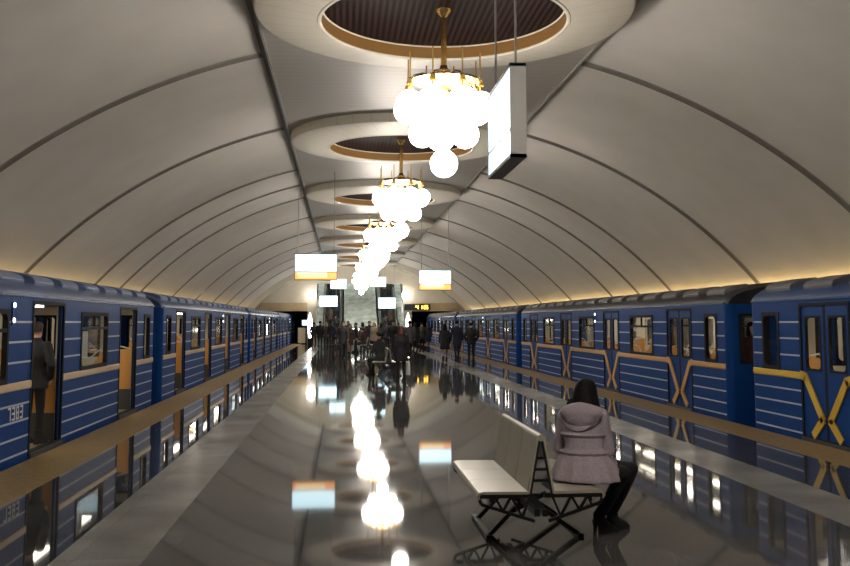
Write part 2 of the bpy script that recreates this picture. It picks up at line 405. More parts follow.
def make_chandelier():
    t = thing('chandelier', '', 'chandelier', (CX, RING_Y[1], FLAT - .075))
    z = lambda H: H - (FLAT - .075)
    MB().lathe([(.005, 0), (.11, 0), (.10, -.03), (.045, -.10), (.04, -.12)], k=20).build('ceiling_rose', 'brass', t, smooth=50)
    MB().tube([(0, 0, -.08), (0, 0, z(5.12))], .042, 12).build('stem', 'brass', t, smooth=True)
    MB().lathe([(.005, .17), (.05, .16), (.055, .12), (.10, .09), (.10, .04), (.06, .0), (.16, -.05), (.17, -.09), (.06, -.13), (.045, -.30), (.02, -.36), (.003, -.40)], (0, 0, z(5.05)), 20).build('hub', 'brass', t, smooth=50)
    MB().lathe([(.005, .03), (.22, .035), (.44, .0), (.45, -.02), (.30, -.03), (.005, -.02)], (0, 0, z(5.0)), 28).build('dish', 'brass', t, smooth=50)
    arm = rod = g1 = g2 = None
    for i in range(8):
        a = 2 * pi * (i + .5) / 8
        if not arm:
            pts = [(.08, 0, 0), (.2, 0, .05), (.33, 0, .06), (.45, 0, .02), (.52, 0, -.06), (.52, 0, -.12)]
            arm = MB().tube([(x, 0, zz) for x, _, zz in pts], .013, 8).build('arm', 'brass', t, smooth=True)
            mb = MB(); mb.tube([(.52, 0, -.22), (.52, 0, .34)], .012, 8); mb.lathe([(.012, .0), (.04, -.02), (.05, -.07), (.05, -.1)], (.52, 0, -.02), 12)
            rod = mb.build('finial_rod', 'brass', arm, smooth=True)
            g1 = MB().ellipsoid((.53, 0, -.39), (.19, .19, .19), 24, 16).build('globe', 'globe', t, smooth=60)
            arm.location = (0, 0, z(5.0)); g1.location = (0, 0, z(5.0))
            arm.rotation_euler.z = g1.rotation_euler.z = a; continue
        c = copy_tree(arm, t); c.rotation_euler.z = a
        c = copy_tree(g1, t); c.rotation_euler.z = a
    for i in range(4):
        a = 2 * pi * i / 4 + .03
        c = g1.copy(); C.objects.link(c); c.parent = t; c.rotation_euler.z = a
        c.location = (-.23 * cos(a), -.23 * sin(a), z(4.63))
        s = MB().tube([(.02, 0, z(4.85)), (.2, 0, z(4.74)), (.29, 0, z(4.50))], .012, 8).build('arm', 'brass', t, smooth=True) if i == 0 else s.copy()
        if i: C.objects.link(s); s.parent = t
        s.rotation_euler.z = a
    c = g1.copy(); C.objects.link(c); c.parent = t; c.location = (-.53, 0, z(4.22)); c.rotation_euler.z = 0
    MB().tube([(0, 0, z(4.7)), (0, 0, z(4.05))], .013, 8).build('drop_rod', 'brass', t, smooth=True)
    return t
cof, chan = make_coffer(), make_chandelier()
def where(i):
    return {0: 'overhead, nearest the viewpoint', 1: 'above the hanging sign, largest in view', 7: 'nearest the escalators'}.get(i, '%s along the hall from the viewpoint' % ORD[i])
for i, y in enumerate(RING_Y):
    a, b = (cof, chan) if i == 1 else (copy_tree(cof), copy_tree(chan))
    a.location.y = b.location.y = y
    tag(a, 'round cream ceiling coffer with gold inner band, %s' % where(i), 'ceiling coffer', 'round coffers along the ceiling')
    tag(b, 'brass chandelier of glowing white globes, %s' % where(i), 'chandelier', 'globe chandeliers along the hall')

# ------------------------------------------------------------------ hanging signs
def make_sign(label, X, Y, H, rz, orange=True, L=1.24, HT=.78):
    t = thing('hanging_sign', label, 'sign', (X, Y, H), rz, 'illuminated signs hung from the ceiling')     # local: faces +-y, length along x, origin at the centre of the underside
    T = .07
    mb = MB()
    mb.box((-L / 2, -T, 0), (L / 2, T, .03)); mb.box((-L / 2, -T, HT - .03), (L / 2, T, HT)); mb.box((-L / 2, -T, 0), (-L / 2 + .02, T, HT)); mb.box((L / 2 - .02, -T, 0), (L / 2, T, HT))
    mb.box((-L / 2 + .02, -T + .003, .237), (L / 2 - .02, T - .003, .262), 1)
    mb.build('casing', ['sign_shell', 'dark_steel'], t)
    MB().box((-L / 2 + .02, -T + .008, .252), (L / 2 - .02, T - .008, HT - .03)).build('light_panel', 'sign_white', t)
    if orange:
        o = MB().box((-L / 2 + .02, -T + .008, .03), (L / 2 - .02, T - .008, .24)).build('lower_panel', 'sign_orange', t); o['label'] = 'orange lit strip'
        MB().box((-L / 2 + .12, -T + .003, .08), (L / 2 - .30, T - .003, .17)).build('text_field', 'sign_yellow', o)
        MB().box((-L / 2 + .08, -T + .002, .19), (L / 2 - .3, T - .002, .21)).build('text_line', 'sign_white', o)
    else: MB().box((-L / 2 + .02, -T + .008, .03), (L / 2 - .02, T - .008, .24)).build('lower_panel', 'sign_white', t)
    top = min(FLAT, vz(min(abs(X - CX), BASEX))) - H if abs(X - CX) > CH else FLAT - H
    for sx_ in (-.42, .42):
        zt = top
        if abs(rz) < .1 and abs(X + sx_ * L - CX) > CH: zt = vz(X + sx_ * L - CX) - H
        MB().tube([(sx_ * L, 0, HT - .01), (sx_ * L, 0, zt)], .011, 8).build('hanger_rod', 'steel_rod', t, smooth=True)
    return t
make_sign('white lit sign hung lengthwise beside the largest chandelier', 1.50, 8.32, 3.07, pi / 2, False, 1.24, .83)
make_sign('white lit sign with orange strip hung on the left side of the hall', -.77, 27.05, 2.87, 0)
make_sign('white lit sign with orange strip hung on the right side of the hall', 3.55, 35.2, 2.87, 0)
make_sign('white lit sign low over the left escalator', -.93, 63.2, 2.68, 0, False)
make_sign('white lit sign low over the right escalator', 3.10, 64.0, 2.58, 0, False)
make_sign('small white lit sign high up left of the far chandeliers', -.28, 66.2, 4.0, 0, False, 1.15, .75)
make_sign('small white lit sign high up right of the far chandeliers', 2.55, 66.0, 4.15, 0, False, 1.15, .75)

# ------------------------------------------------------------------ metro cars
HL = 9.2; WID = 2.7; SIDE_T = .07
DOORS = [-6.9, -2.3, 2.3, 6.9]; DW = .64; DZ0, DZ1 = .03, 1.90
WINS = [(-4.6, .78), (0, .78), (4.6, .78), (-8.48, .27), (8.48, .27)]; WZ0, WZ1 = .95, 1.80
def side_panel(mb, x_out, x_in, holes, m_out, m_in, z0=-.28, z1=1.97):
    ys = sorted(set([-HL + .12, HL - .12] + [v for h in holes for v in h[:2]])); zs = sorted(set([z0, z1] + [v for h in holes for v in h[2:]]))
    solid = lambda a, b: not any(h[0] < a < h[1] and h[2] < b < h[3] for h in holes)
    for a, b in zip(ys, ys[1:]):
        for c, d in zip(zs, zs[1:]):
            if not solid((a + b) / 2, (c + d) / 2): continue
            mb.quad([(x_out, a, c), (x_out, b, c), (x_out, b, d), (x_out, a, d)], m_out)
            mb.quad([(x_in, a, c), (x_in, b, c), (x_in, b, d), (x_in, a, d)], m_in)
    for a, b, c, d in holes:
        for q in ([(x_out, a, c), (x_in, a, c), (x_in, b, c), (x_out, b, c)], [(x_out, a, d), (x_in, a, d), (x_in, b, d), (x_out, b, d)],
                  [(x_out, a, c), (x_in, a, c), (x_in, a, d), (x_out, a, d)], [(x_out, b, c), (x_in, b, c), (x_in, b, d), (x_out, b, d)]): mb.quad(q, 2)
def rrect(cy, cz, hw, hh, r, n=5):
    out = []
    for sx_, sz_, a0 in ((1, 1, 0), (-1, 1, pi / 2), (-1, -1, pi), (1, -1, 3 * pi / 2)):
        for i in range(n + 1):
            a = a0 + pi / 2 * i / n; out.append((cy + sx_ * (hw - r) + r * cos(a), cz + sz_ * (hh - r) + r * sin(a)))
    return out
def frame_ring(mb, x0, x1, cy, cz, hw, hh, t, r=.07, mi=0):
    o = rrect(cy, cz, hw, hh, .012); i_ = rrect(cy, cz, hw - t, hh - t, r)
    mb.rings([[(x0, y, z) for y, z in o], [(x1, y, z) for y, z in o], [(x1, y, z) for y, z in i_], [(x0, y, z) for y, z in i_]], mi, closed=True)
def make_window(t, x, cy, hw, sgn, name='window'):
    cz, hh = (WZ0 + WZ1) / 2, (WZ1 - WZ0) / 2
    mb = MB(); frame_ring(mb, x + sgn * .012, x - sgn * .05, cy, cz, hw + .012, hh + .012, .055, .09)
    if hw > .4: mb.box((x + sgn * .008, cy - hw + .03, WZ1 - .26), (x - sgn * .04, cy + hw - .03, WZ1 - .215))
    if hw > .4: mb.box((x + sgn * .004, cy - .014, WZ1 - .24), (x - sgn * .03, cy + .014, WZ1 - .02))
    f = mb.build('window_frame', 'rubber', t)
    MB().box((x - sgn * .025, cy - hw + .02, WZ0 + .02), (x - sgn * .031, cy + hw - .02, WZ1 - .02)).build('glass', 'window_glass', f)
    return f
def leaf(t, x, cy, sgn, edge, belt=None, closed=True):
    """one sliding door leaf; edge = +1/-1 side on which the rubber lip is"""
    hw = DW / 2; mb = MB()
    wy0, wy1, wz0, wz1 = cy - .215, cy + .215, .98, 1.74
    for a, b, c, d in ((cy - hw, wy0, DZ0, DZ1), (wy1, cy + hw, DZ0, DZ1), (wy0, wy1, DZ0, wz0), (wy0, wy1, wz1, DZ1)):
        mb.box((x, a, c), (x - sgn * .03, b, d))
        mb.box((x - sgn * .031, a, c), (x - sgn * .036, b, d), 1)
    o = mb.build('door', ['train_blue', 'interior_light'], t)
    mb = MB(); frame_ring(mb, x + sgn * .006, x - sgn * .034, cy, (wz0 + wz1) / 2, .222, .388, .03, .06); f = mb.build('window_frame', 'rubber', o)
    MB().box((x - sgn * .014, wy0, wz0), (x - sgn * .018, wy1, wz1)).build('glass', 'window_glass', f)
    MB().box((x + sgn * .004, cy + edge * hw, DZ0), (x - sgn * .034, cy + edge * (hw - .03), DZ1)).build('rubber_lip', 'rubber', o)
    return o
def make_car(open_doors, belt, roof_m, vent_m, number=None):
    """local: platform side is the plane x = 0, the car lies towards -x, z = 0 is the platform level"""
    t = thing('metro_car', '', 'metro car')
    mb = MB()
    holes = [(c - DW, c + DW, DZ0, DZ1) for c in DOORS] + [(c - h, c + h, WZ0, WZ1) for c, h in WINS]
    far_holes = [(c - h, c + h, WZ0, WZ1) for c, h in WINS] + [(c - DW, c + DW, DZ0, DZ1) for c in DOORS]
    side_panel(mb, 0, -SIDE_T, holes, 0, 1); side_panel(mb, -WID, -WID + SIDE_T, far_holes, 0, 1)
    # rounded corners and end walls (with an end door window)
    for e in (-1, 1):
        for s, x in ((1, 0), (-1, -WID)):
            n = 6; ring = []
            for i in range(n + 1):
                a = pi / 2 * i / n; ring.append((x - s * .12 * (1 - cos(a)), e * (HL - .12 + .12 * sin(a))))
            for p, q in zip(ring, ring[1:]): mb.quad([(p[0], p[1], -.28), (q[0], q[1], -.28), (q[0], q[1], 1.97), (p[0], p[1], 1.97)], 3)
            for p, q in zip(ring, ring[1:]):
                ip, iq = [(u[0] - s * .03, u[1] - e * .03) for u in (p, q)]; mb.quad([(ip[0], ip[1], -.02), (iq[0], iq[1], -.02), (iq[0], iq[1], 1.96), (ip[0], ip[1], 1.96)], 1)
        ye = e * HL; hs = [(-.75, -.22, .95, 1.8), (-WID + .22, -WID + .75, .95, 1.8), (-WID / 2 - .28, -WID / 2 + .28, .95, 1.8)]
        xs_ = sorted(set([-WID + .12, -.12] + [v for h in hs for v in h[:2]])); zs_ = [-.28, .95, 1.8, 1.97]
        for a, b in zip(xs_, xs_[1:]):
            for c, d in zip(zs_, zs_[1:]):
                if any(h[0] < (a + b) / 2 < h[1] and h[2] < (c + d) / 2 < h[3] for h in hs): continue
                mb.quad([(a, ye, c), (b, ye, c), (b, ye, d), (a, ye, d)], 3); mb.quad([(a, ye - e * .06, c), (b, ye - e * .06, c), (b, ye - e * .06, d), (a, ye - e * .06, d)], 1)
    mb.build('body', ['train_side', 'interior_light', 'rubber', 'train_blue'], t, smooth=30)
    for e in (-1, 1):
        for cx_ in (-.485, -WID / 2, -WID + .485):
            f = MB(); o = rrect(cx_, 1.375, .275, .435, .012); i_ = rrect(cx_, 1.375, .225, .385, .07)
            y1_, y2_ = e * (HL + .008), e * (HL - .05)
            f.rings([[(x, y1_, z) for x, z in o], [(x, y2_, z) for x, z in o], [(x, y2_, z) for x, z in i_], [(x, y1_, z) for x, z in i_]], closed=True)
            f = f.build('end_window_frame', 'rubber', t)
            MB().box((cx_ - .25, e * (HL - .02), .97), (cx_ + .25, e * (HL - .026), 1.78)).build('glass', 'window_glass', f)
    # roof shell
    prof = [(0.0, 1.97), (-.01, 2.03), (-.06, 2.10), (-.16, 2.17), (-.32, 2.235), (-.6, 2.31), (-.95, 2.36), (-1.35, 2.375)]
    prof += [(-WID - x, z) for x, z in reversed(prof[:-1])]
    mb = MB(); rr = []
    for y, k in ((-HL, .97), (-HL + .05, .99), (-HL + .15, 1), (HL - .15, 1), (HL - .05, .99), (HL, .97)):
        rr.append([(-WID / 2 + (x + WID / 2) * k, y, 1.97 + (z - 1.97) * (k if k == 1 else k - .1)) for x, z in prof])
    mb.rings(rr, 0); mb.build('roof', roof_m, t, smooth=35)
    for s, x in ((1, 0), (-1, -WID)):
        MB().tube([(x + s * .005, -HL + .1, 1.985), (x + s * .005, HL - .1, 1.985)], .022, 8).build('gutter', 'gutter_blue', t, smooth=True)
    v = None; n = 15
    for i in range(n):
        y = -HL + .75 + i * (2 * HL - 1.5) / (n - 1)
        for s in (1, -1):
            if v is None:
                mb = MB(); prof_v = [(-.13, 2.11), (-.11, 2.19), (-.15, 2.245), (-.30, 2.30), (-.55, 2.34), (-.6, 2.27), (-.3, 2.18)]
                mb.rings([[(x, yy, z) for x, z in prof_v] for yy in (-.40, .40)]); v = mb.build('roof_vent', vent_m, t, bevel=.012); v.location.y = y
            else:
                c = v.copy(); C.objects.link(c); c.parent = t; c.location.y = y
                if s < 0: c.rotation_euler.z = pi; c.location.x = -WID
    for c, h in WINS: make_window(t, 0, c, h, 1); make_window(t, -WID, c, h, -1)
    for c in DOORS:
        for e in (-1, 1):
            leaf(t, -WID + .015, c + e * DW / 2, -1, -e)
            if open_doors:
                o = leaf(t, -.020, c + e * (DW / 2 + DW - .09), 1, -e)       # slid back into its pocket, only its edge shows
            else: leaf(t, -.012, c + e * DW / 2, 1, -e)
        mb = MB(); frame_ring(mb, .010, -.075, c, (DZ0 + DZ1) / 2, DW + .035, (DZ1 - DZ0) / 2 + .03, .045, .06); mb.build('door_frame', 'rubber', t)
        MB().box((.035, c - DW - .02, -.03), (-.06, c + DW + .02, .03)).build('door_sill', 'kick_grey', t)
    # belt along the waist; on closed doors it folds down into a cross
    bz0, bz1 = .838, .94
    segs = [-HL + .1] + [v_ for c in DOORS for v_ in (c - DW - .03, c + DW + .03)] + [HL - .1]
    for x0, s in ((-WID, -1), (0, 1)):
        if s > 0: mb.build('belt_stripe', belt, t, smooth=30)
        mb = MB()
        for a, b in zip(segs[::2], segs[1::2]):
            r = [(x0, bz0), (x0 + s * .014, bz0 + .012), (x0 + s * .018, (bz0 + bz1) / 2), (x0 + s * .014, bz1 - .012), (x0, bz1)]
            mb.rings([[(x, yy, z) for x, z in r] for yy in (a, b)])
    if not open_doors:
        for c in DOORS:
            for e in (-1, 1):
                pts = [(e * (DW + .03), .905), (e * (DW - .10), .875), (e * .10, .31), (e * .36, .08)]
                tz = .062
                for (ya, za), (yb, zb_) in zip(pts, pts[1:]):
                    d = V((0, yb - ya, zb_ - za)).normalized()
                    mb.beam((.002, c + ya - d.y * .02, za - d.z * .02), (.002, c + yb + d.y * .02, zb_ + d.z * .02), .12, .02, 0, up=(1, 0, 0))
    mb.build('belt_stripe', belt, t, smooth=30)
    # inside: floor, ceiling lamps, benches, partitions and rails
    MB().box((-.03, -HL + .06, -.03), (-WID + .03, HL - .06, .02)).build('car_floor', 'interior_floor', t)
    MB().box((-.05, -HL + .06, 1.975), (-WID + .05, HL - .06, 1.99)).build('car_ceiling', 'interior_light', t)
    lamp = None
    for x in (-.85, -WID + .85):
        for y in (-6.9, -4.6, -2.3, 0, 2.3, 4.6, 6.9):
            if lamp is None: lamp = MB().box((-.10, -.75, 1.935), (.10, .75, 1.972)).build('car_lamp', 'car_lamp', t)
            else: c = lamp.copy(); C.objects.link(c); c.parent = t; lamp_ = c; c.location = (x, y, 0); continue
            lamp.location = (x, y, 0)
    sb = None
    for s in (0, 1):
        for y, h in ((-4.6, 1.55), (0, 1.55), (4.6, 1.55), (-8.42, .66), (8.42, .66)):
            mb = MB(); x0 = -.08
            mb.box((x0, -h, .10), (x0 - .35, h, .36), 1); mb.box((x0, -h, .36), (x0 - .46, h, .46)); mb.box((x0, -h, .46), (x0 - .10, h, .92))
            o = mb.build('bench_seat', ['seat_brown', 'kick_grey'], t)
            o.location.y = y
            if s: o.rotation_euler.z = pi; o.location.x = -WID
    pp = None
    for c in DOORS:
        for e in (-1, 1):
            for s in (0, 1):
                if pp is None:
                    mb = MB()
                    mb.rings([[(-.075, yy, .40), (-.50, yy, .40), (-.50, yy, .80), (-.30, yy, 1.14), (-.075, yy, 1.16)] for yy in (-.012, .012)])
                    pp = mb.build('partition', 'partition_orange', t)
                    MB().box((-.075, -.014, .02), (-.50, .014, .40)).build('kick_panel', 'kick_grey', pp)
                    MB().tube([(-.10, 0, 1.15), (-.30, 0, 1.20), (-.50, 0, 1.02), (-.52, 0, .84)], .014, 8).build('grab_rail', 'lip_white', pp, smooth=True)
                    q = pp
                else: q = copy_tree(pp, t)
                q.location = (0, c + e * (DW + .07), 0)
                if s: q.rotation_euler.z = pi; q.location.x = -WID
    mb = MB(); mb.box((-.12, -HL + .3, -.28), (-WID + .12, HL - .3, -.05))
    for y in (-6.3, 6.3):
        for dy in (-1.05, 1.05):
            for x in (-.6, -WID + .6):
                mb.tube([(x - .06, y + dy, -.86), (x + .06, y + dy, -.86)], .42, 20)
        mb.box((-.4, y - 1.5, -.75), (-WID + .4, y + 1.5, -.45)); mb.box((-WID / 2 - .3, y - .3, -.5), (-WID / 2 + .3, y + .3, -.2))
    for y in (-3, 0, 3): mb.box((-.35, y - 1.1, -.85), (-WID + .35, y + 1.1, -.25))
    mb.build('underframe', 'undercarriage', t)
    # signal lamps near the middle
    mb = MB(); mb.box((0, .87, 1.62), (.015, .97, 1.90)); h = mb.build('signal_lamp', 'train_blue', t, bevel=.008)
    for z, m_ in ((1.86, 'signal_white'), (1.68, 'signal_white')): MB().ellipsoid((.015, .92, z), (.016, .03, .03), 12, 8).build('lens', m_, h, smooth=True)
    # corrugated gangway plate between cars
    MB().box((-WID / 2 - .5, HL, -.1), (-WID / 2 + .5, HL + .22, .0)).build('coupling_plate', 'undercarriage', t)
    return t
SEG = {'7': 'abc', '3': 'abcdg', '8': 'abcdefg', '1': 'bc', '2': 'abged', '5': 'afgcd', '4': 'fgbc', '0': 'abcdef', '9': 'abcdfg', '6': 'afgedc'}
def seg_text(mb, text, x, y0, z0, h, w_, gap, th, depth, axis='y'):
    """seven bar figures; the string runs towards +axis"""
    cur = y0
    for ch in text:
        if ch == ':':
            for zz in (.3, .7): bars = [(cur, cur + th, z0 + h * zz - th / 2, z0 + h * zz + th / 2)]; seg_put(mb, bars, x, depth, axis)
            cur += th + gap; continue
        if ch != ' ':
            L = {'a': (0, w_, h - th, h), 'd': (0, w_, 0, th), 'g': (0, w_, h / 2 - th / 2, h / 2 + th / 2), 'b': (w_ - th, w_, h / 2, h), 'c': (w_ - th, w_, 0, h / 2), 'f': (0, th, h / 2, h), 'e': (0, th, 0, h / 2)}
            seg_put(mb, [(cur + L[s][0], cur + L[s][1], z0 + L[s][2], z0 + L[s][3]) for s in SEG[ch]], x, depth, axis)
        cur += w_ + gap
def seg_put(mb, bars, x, depth, axis):
    for a, b, c, d in bars:
        if axis == 'y': mb.box((x, a, c), (x + depth, b, d))
        else: mb.box((a, x, c), (b, x + depth, d))

TL, TR = -3.88, 6.61
LY = [10.4, 29.7, 49.0, 68.3]; RY = [5.3, 24.6, 43.9, 63.2]
NTH = ['nearest', 'second', 'third', 'fourth']
carL = make_car(True, 'belt_beige', 'train_roof', 'vent_blue')
for i, y in enumerate(LY):
    o = carL if i == 0 else copy_tree(carL)
    o.location = (TL, y, 0)
    tag(o, ['blue metro car with open doors and number 7383, nearest on the left track', 'blue metro car with open doors, second on the left track', 'blue metro car with open doors, third on the left track',
            'blue metro car at the far end of the left track'][i], 'metro car', 'cars of the left train')
mb = MB(); seg_text(mb, '7383', .001, .88, .495, .16, .095, .042, .024, .004); mb.build('car_number', 'number_white', carL)
carR = make_car(False, 'belt_ochre', 'train_roof_dark', 'vent_grey')
for i, y in enumerate(RY):
    o = carR if i == 0 else copy_tree(carR)
    o.location = (TR, y, 0); o.rotation_euler.z = pi
    tag(o, ['blue metro car with bright yellow belt, nearest on the right track', 'blue metro car with closed doors, second on the right track behind the seated woman', 'blue metro car with closed doors, third on the right track',
            'blue metro car at the far end of the right track'][i], 'metro car', 'cars of the right train')
recolour(carR, 'belt_stripe', 'belt_yellow'); recolour(carR, 'roof', 'train_roof')

# ------------------------------------------------------------------ benches
def make_bench(L=1.53):
    t = thing('platform_bench', '', 'bench')
    h = L / 2
    for s in (-1, 1):
        prof = [(.10, .447), (.42, .45), (.455, .442), (.47, .42), (.46, .395), (.445, .39), (.45, .418), (.44, .43), (.10, .427)]
        pw = L / 3
        for i in range(3):
            a, b = -h + i * pw + .003, -h + (i + 1) * pw - .003
            MB().rings([[(s * x, y, z) for x, z in prof] for y in (a, b)]).build('seat', 'seat_perforated', t, smooth=30)
            MB().rings([[(s * .10, y, .43), (s * .028, y, .83), (s * .014, y, .83), (s * .085, y, .43)] for y in (a + .005, b - .005)]).build('backrest', 'seat_perforated', t)
    MB().tube([(0, -h, .825), (0, h, .825)], .026, 12).build('top_rail', 'seat_perforated', t, smooth=True)
    fr = None
    for y in (-h + .02, h - .02):
        if fr is None:
            mb = MB()
            for s in (-1, 1):
                mb.beam((s * .085, 0, .43), (s * .014, 0, .82), .03, .022)
                mb.beam((s * .02, 0, .415), (s * .45, 0, .415), .03, .028)
                mb.beam((s * .05, 0, .235), (s * .44, 0, .36), .025, .022); mb.beam((s * .44, 0, .36), (s * .455, 0, .415), .025, .022)
                for a, b in (((.08, .41), (.14, .265)), ((.14, .265), (.22, .41)), ((.22, .41), (.28, .31)), ((.28, .31), (.34, .41)), ((.34, .41), (.37, .34))): mb.beam((s * a[0], 0, a[1]), (s * b[0], 0, b[1]), .02, .018)
            for z, x in ((.52, .07), (.60, .055), (.68, .04)): mb.beam((-x, 0, z), (x, 0, z), .02, .018)
            fr = mb.build('end_frame', 'dark_steel', t)
        else: fr = fr.copy(); C.objects.link(fr); fr.parent = t
        fr.location.y = y
    for y in (-h + .58, h - .34):
        for s in (-1, 1):
            q = .42 if s > 0 else .30
            MB().beam((s * .03, y, .28), (s * q, y, .012), .05, .032).build('leg', 'dark_steel', t)
            MB().beam((-s * .16, y, .33), (s * .10, y, .20), .035, .03).build('brace', 'dark_steel', t)
    for s in (-1, 1):
        q = .42 if s > 0 else .30
        MB().beam((s * q, -h + .52, .014), (s * q, h - .20, .014), .045, .026).build('floor_rail', 'dark_steel', t)
        MB().beam((s * .03, -h + .02, .29), (s * .03, h - .02, .29), .04, .05).build('long_beam', 'dark_steel', t)
        MB().beam((s * .36, -h + .02, .385), (s * .36, h - .02, .385), .03, .03).build('long_beam', 'dark_steel', t)
    return t
BX = 1.44
bench = make_bench(); bench.location = (BX, 7.42, 0)
tag(bench, 'cream double sided bench with dark steel frame under the seated woman in the foreground', 'bench', 'benches along the middle of the platform')
dup(bench, (1.42, 28.9, 0), 0, 'cream double sided bench beside the standing woman with the white bag', 'benches along the middle of the platform')
dup(bench, (1.42, 50.0, 0), 0, 'cream double sided bench farthest along the platform before the crowd', 'benches along the middle of the platform')

# ------------------------------------------------------------------ people
def hand(mb, wrist, d, n, sgn, mi=0, s=1.0, curl=.5):
    """palm and five separate fingers; d = direction of the hand, n = palm normal (side the fingers curl to), sgn = thumb side"""
    w_, d, n = V(wrist), V(d).normalized(), V(n).normalized(); n = (n - d * n.dot(d)).normalized(); a = d.cross(n).normalized() * sgn
    rings = []
    for t, hw, ht in ((-.01, .024, .018), (.02, .030, .016), (.05, .038, .015), (.082, .039, .012), (.09, .034, .008)):
        c = w_ + d * t * s
        rings.append([c + (a * cos(2 * pi * j / 10) * hw + n * sin(2 * pi * j / 10) * ht) * s for j in range(10)])
    mb.rings(rings, mi)
    for off, L in ((.029, .070), (.010, .080), (-.010, .074), (-.028, .058)):
        p = w_ + (d * .078 + a * off) * s; q = p + (d * cos(curl * .6) + n * sin(curl * .6)) * L * .5 * s; r = q + (d * cos(curl * 1.6) + n * sin(curl * 1.6)) * L * .5 * s
        mb.capsule(p, .0088 * s, q, .0080 * s, 8, mi); mb.capsule(q, .0080 * s, r, .0065 * s, 8, mi)
    p = w_ + (d * .022 + a * .026) * s; q = p + (d * .75 + a * .65 + n * .25).normalized() * .038 * s; r = q + (d * .95 + a * .15 + n * .35).normalized() * .032 * s
    mb.capsule(p, .0125 * s, q, .0095 * s, 8, mi); mb.capsule(q, .0095 * s, r, .0075 * s, 8, mi)
def ering(c, rx, ry, ax, k=16, tilt=None):
    """elliptical ring round c in the plane of ax (across) and ay (fore-aft)"""
    ax = V(ax).normalized(); up = V(tilt or (0, 0, 1)).normalized(); ay = up.cross(ax).normalized()
    return [V(c) + ax * rx * cos(2 * pi * j / k) + ay * ry * sin(2 * pi * j / k) for j in range(k)]
def head_parts(mb, hc, f, s=1.0):
    """skull, jaw, nose and ears round head centre hc, looking along f"""
    f = V(f).normalized(); up = V((0, 0, 1)); up = (up - f * up.dot(f)).normalized(); a = f.cross(up).normalized()
    R = Matrix((a, f, up)).transposed(); P = lambda x, y, z: V(hc) + (a * x + f * y + up * z) * s
    mb.ellipsoid(P(0, -.008, .03), (.074 * s, .094 * s, .088 * s), 16, 12, 0, R)
    mb.ellipsoid(P(0, .022, -.045), (.056 * s, .066 * s, .072 * s), 14, 10, 0, R)
    mb.capsule(P(0, .082, .01), .010 * s, P(0, .104, -.026), .013 * s, 8)
    mb.capsule(P(0, .078, -.060), .016 * s, P(0, .074, -.10), .018 * s, 8)
    for e in (-1, 1): mb.ellipsoid(P(e * .074, -.008, -.01), (.012 * s, .02 * s, .032 * s), 8, 6, 0, R); mb.capsule(P(e * .012, .086, .028), .010 * s, P(e * .05, .072, .03), .010 * s, 8)
    return P
def face_children(P, body, s=1.0):
    for e in (-1, 1): MB().ellipsoid(P(e * .030, .079, .012), (.0125 * s, .009 * s, .007 * s), 10, 8).build('eye', 'eye_dark', body, smooth=True)
    MB().ellipsoid(P(0, .089, -.062), (.022 * s, .008 * s, .007 * s), 10, 8).build('mouth', 'lips', body, smooth=True)
def hair_mesh(P, length=0.0, wid=1.0, style='short', s=1.0):
    mb = MB(); k = 20
    levels = [(.134, .02), (.126, .055), (.105, .085), (.07, .101), (.03, .106)]
    z = .03
    while z > -length: z -= .04; levels.append((z, .106 + (.018 * wid if length > .05 else 0) * min(1, (.03 - z) / .15)))
    rings = []
    for z, r in levels:
        ring = []
        for j in range(k):
            t = 2 * pi * j / k; c, s_ = cos(t), sin(t)          # s_ > 0 is the face side
            ry = r * 1.02 if s_ < 0 else r * (.92 if z > .065 else .30)
            rx = r * .88
            ring.append(P(rx * c, ry * s_ - .012, z))
        rings.append(ring)
    mb.rings(rings); return mb

